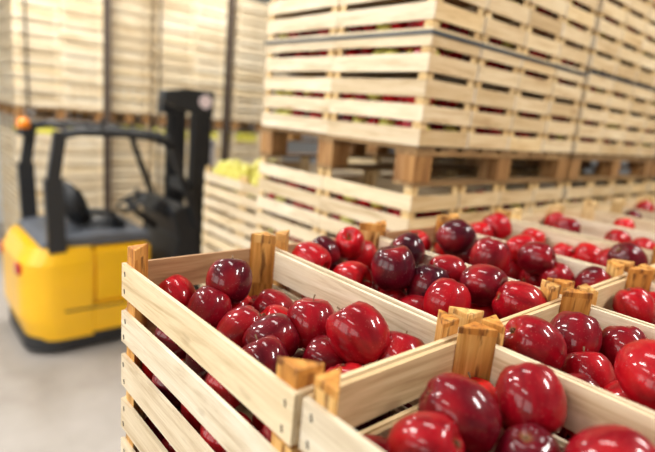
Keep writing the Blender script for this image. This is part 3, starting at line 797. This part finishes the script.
# overhead guard
for y in (.05, WD-.05):
    b = MB(); b.bar((.26, y, .90), (.24, y, 1.50), .07, .13); b.bar((.24, y, 1.48), (.30, y, 1.87), .065, .09); part('guard_rear_post', b, 'black')
    b = MB(); b.bar((1.80, y, 1.02), (1.62, y, 1.50), .05, .055); b.bar((1.62, y, 1.48), (1.50, y, 1.83), .05, .05); part('guard_front_post', b, 'black')
    b = MB(); b.tube([(.27, y, 1.77), (.32, y, 1.845), (.45, y, 1.875), (.8, y, 1.875), (1.36, y, 1.855), (1.52, y, 1.78)], .034, 8); part('guard_side_rail', b, 'black', smooth=True)
for k in range(6):
    x = (.42, .6, .78, 1.22, 1.36, 1.50)[k]; b = MB(); b.box((x-.012, .06, 1.85), (x+.028, WD-.06, 1.88)); part('guard_roof_bar', b, 'black')
# mast
for y in (.26, .80):
    b = MB(); b.box((1.80, y-.05, .10), (1.90, y+.05, 2.24)); b.box((1.80, y-.022, .10), (1.95, y+.022, 2.24)); part('mast_channel', b, 'black')
    b = MB(); b.box((1.66, y-.03, .12), (1.795, y+.03, .95)); part('tilt_bracket', b, 'black')
    b = MB(); b.box((1.905, y-.05, .12), (1.985, y+.04, 2.12)); part('inner_mast_channel', b, 'black')
for z in (2.16, 1.3, .35):
    b = MB(); b.box((1.80, .20, z), (1.88, .86, z+.11)); part('mast_crossbar', b, 'black')
b = MB(); b.prism([(1.48, 2.18), (1.62, 2.13), (1.99, 2.04), (2.00, 2.30), (1.72, 2.30), (1.50, 2.27)], .19, .30, 'Y'); b.bevel(.01); head = part('mast_head', b, 'black')
b = MB(); b.prism([(1.70, 2.05), (1.99, 2.04), (2.00, 2.28), (1.72, 2.28)], .74, .86, 'Y'); b.bevel(.01); part('mast_head', b, 'black')
b = MB(); b.tube([(1.90, .18, 2.20), (1.90, .188, 2.20)], .065, 20); part('round_badge', b, 'disc', head)
b = MB(); b.tube([(2.02, .25, .3), (2.02, .25, 1.15)], .035, 10); b.tube([(2.02, .25, 1.25), (2.02, .25, 1.85)], .03, 10); part('lift_cylinder', b, 'chrome', smooth=True)
b = MB()
for z in (.18, .50): b.box((2.03, .14, z), (2.07, .94, z+.09))
for y in (.14, .52, .9): b.box((2.035, y, .27), (2.06, y+.04, 1.20))
b.box((2.03, .14, 1.16), (2.07, .94, 1.22)); part('load_backrest', b, 'black')
for y in (.28, .68):
    b = MB(); b.box((2.075, y, .06), (2.12, y+.12, .62)); b.prism([(2.075, .06), (3.1, .06), (3.1, .07), (2.2, .105), (2.075, .105)], y, y+.12, 'Y'); part('fork', b, 'black')
# wheels
def wheel(x, y, R, w):
    b = MB(); b.tube([(x, y, R), (x, y+w*.12, R), (x, y+w*.88, R), (x, y+w, R)], [R*.9, R, R, R*.9], 26); t = part('tyre', b, 'rubber', smooth=False)
    b = MB(); b.tube([(x, y-.006, R), (x, y+w+.006, R)], R*.55, 18); part('wheel_hub', b, 'yellow', t)
wheel(.30, .10, .21, .15); wheel(.30, WD-.25, .21, .15); wheel(1.72, -.01, .25, .17); wheel(1.72, WD-.16, .25, .17)
b = MB(); b.box((.40, .1, .17), (1.5, WD-.1, .3)); b.box((1.2, .2, .3), (2.0, WD-.2, .42)); part('chassis', b, 'black')
for y in (.16, WD-.24):
    b = MB(); b.box((-.012, y, .70), (.12, y+.12, .80)); b.bevel(.012, 2); part('tail_light', b, 'redlens')
b = MB(); b.tube([(.22, WD-.12, 1.76), (.22, WD-.12, 1.82)], .055, 14); bc = part('beacon_base', b, 'black')
b = MB(); b.tube([(.22, WD-.12, 1.82), (.22, WD-.12, 1.89), (.22, WD-.12, 1.915)], [.058, .055, .03], 14); part('beacon', b, 'amber', smooth=True)
b = MB(); b.bar((.27, WD-.12, 1.75), (.20, WD-.12, 1.77), .08, .03); part('beacon_bracket', b, 'black')
b = MB(); b.tube([(.62, .05, 1.93), (.62, .05, 2.0)], .018, 8); part('antenna', b, 'black')

# ------------------------------------------------------------------ room
X0, X1, Y0, Y1, ZC = -4.0, 9.0, -5.0, 8.6, 2.6
b = MB(); b.box((X0, Y0, FLOOR-.1), (X1, Y1, FLOOR)); struct('floor', b, M['floor'])
b = MB(); b.box((X0, Y0, ZC), (X1, Y1, ZC+.1)); struct('ceiling', b, M['ceil'])
b = MB(); b.box((X0, Y1, FLOOR), (X1, Y1+.1, ZC)); struct('wall_back', b, M['white'])
b = MB(); b.box((X1, Y0, FLOOR), (X1+.1, Y1, ZC)); struct('wall_right', b, M['ceil'])
b = MB(); b.box((X0, Y0-.1, FLOOR), (X1, Y0, ZC)); struct('wall_front', b, M['ceil'])
b = MB(); b.box((X0-.1, Y0, FLOOR), (X0, Y1, ZC)); struct('wall_left', b, M['white'])
def lamp(x, y, sx, sy, power, label):
    o = empty('ceiling_lamp', (x, y, ZC))
    b = MB(); b.box((-sx/2-.03, -sy/2-.03, -.07), (sx/2+.03, sy/2+.03, -.0005)); link('housing', b.mesh('housing', M['lampwhite']), o)
    b = MB(); b.box((-sx/2, -sy/2, -.085), (sx/2, sy/2, -.0705)); link('diffuser', b.mesh('diffuser', M['lamp']), o)
    tag(o, label, 'lamp', 'ceiling lamps above the store, the front two added and unseen')
    l = bpy.data.lights.new('lamp_light', 'AREA'); l.shape = 'RECTANGLE'; l.size = sx; l.size_y = sy; l.energy = power; l.color = (1, .965, .91)
    lo = bpy.data.objects.new('lamp_light', l); C.objects.link(lo); lo.parent = o; lo.location = (0, 0, -.09)
for i, (x, y, pw) in enumerate([(-2.4, -.6, 52), (-2.0, 1.4, 48), (-.95, 1.7, 210), (-1.4, 4.4, 290), (1.2, 4.9, 265), (3.4, 4.9, 240), (3.8, -1.6, 260), (1.5, -2.4, 290), (.55, .35, 60)]):  # two lamps nearest the front wall: unseen, added to brighten the stacks' right faces
    lamp(x, y, .32, 1.3, pw, 'long ceiling lamp %s over the store' % ORD[i])  # label also serves the two added, unseen lamps nearest the front wall
# tall daylight window in the left wall
for i, y in enumerate((-2.4, .4, 3.2)):
    b = MB(); b.box((X0+.001, y-1.1, .2), (X0+.05, y+1.1, 2.2)); w_ = struct('window_%d' % (i+1), b, M['lamp'])
    l = bpy.data.lights.new('window_light', 'AREA'); l.shape = 'RECTANGLE'; l.size = 2.2; l.size_y = 2.0; l.energy = 36; l.color = (.96, .98, 1)
    lo = bpy.data.objects.new('window_light', l); C.objects.link(lo); lo.location = (X0+.07, y, 1.2); lo.rotation_euler = (0, -math.pi/2, 0)
wd = bpy.data.worlds.new('World'); S.world = wd; wd.use_nodes = True
wd.node_tree.nodes['Background'].inputs[0].default_value = (.9, .93, 1, 1); wd.node_tree.nodes['Background'].inputs[1].default_value = .3

# ------------------------------------------------------------------ camera
cd = bpy.data.cameras.new('Camera'); cam = bpy.data.objects.new('Camera', cd); C.objects.link(cam)
cam.matrix_world = Matrix(((RT.x, UP.x, -FW.x, CAM.x), (RT.y, UP.y, -FW.y, CAM.y), (RT.z, UP.z, -FW.z, CAM.z), (0, 0, 0, 1)))
cd.sensor_width = 36; cd.lens = 36*511.85/655; cd.clip_start = .02
cd.dof.use_dof = True; cd.dof.focus_distance = .80; cd.dof.aperture_fstop = 2.0
S.camera = cam
S.view_settings.view_transform = 'Standard'; S.view_settings.look = 'None'
S.view_settings.exposure = -1.38; S.view_settings.gamma = 1; S.view_settings.use_curve_mapping = False
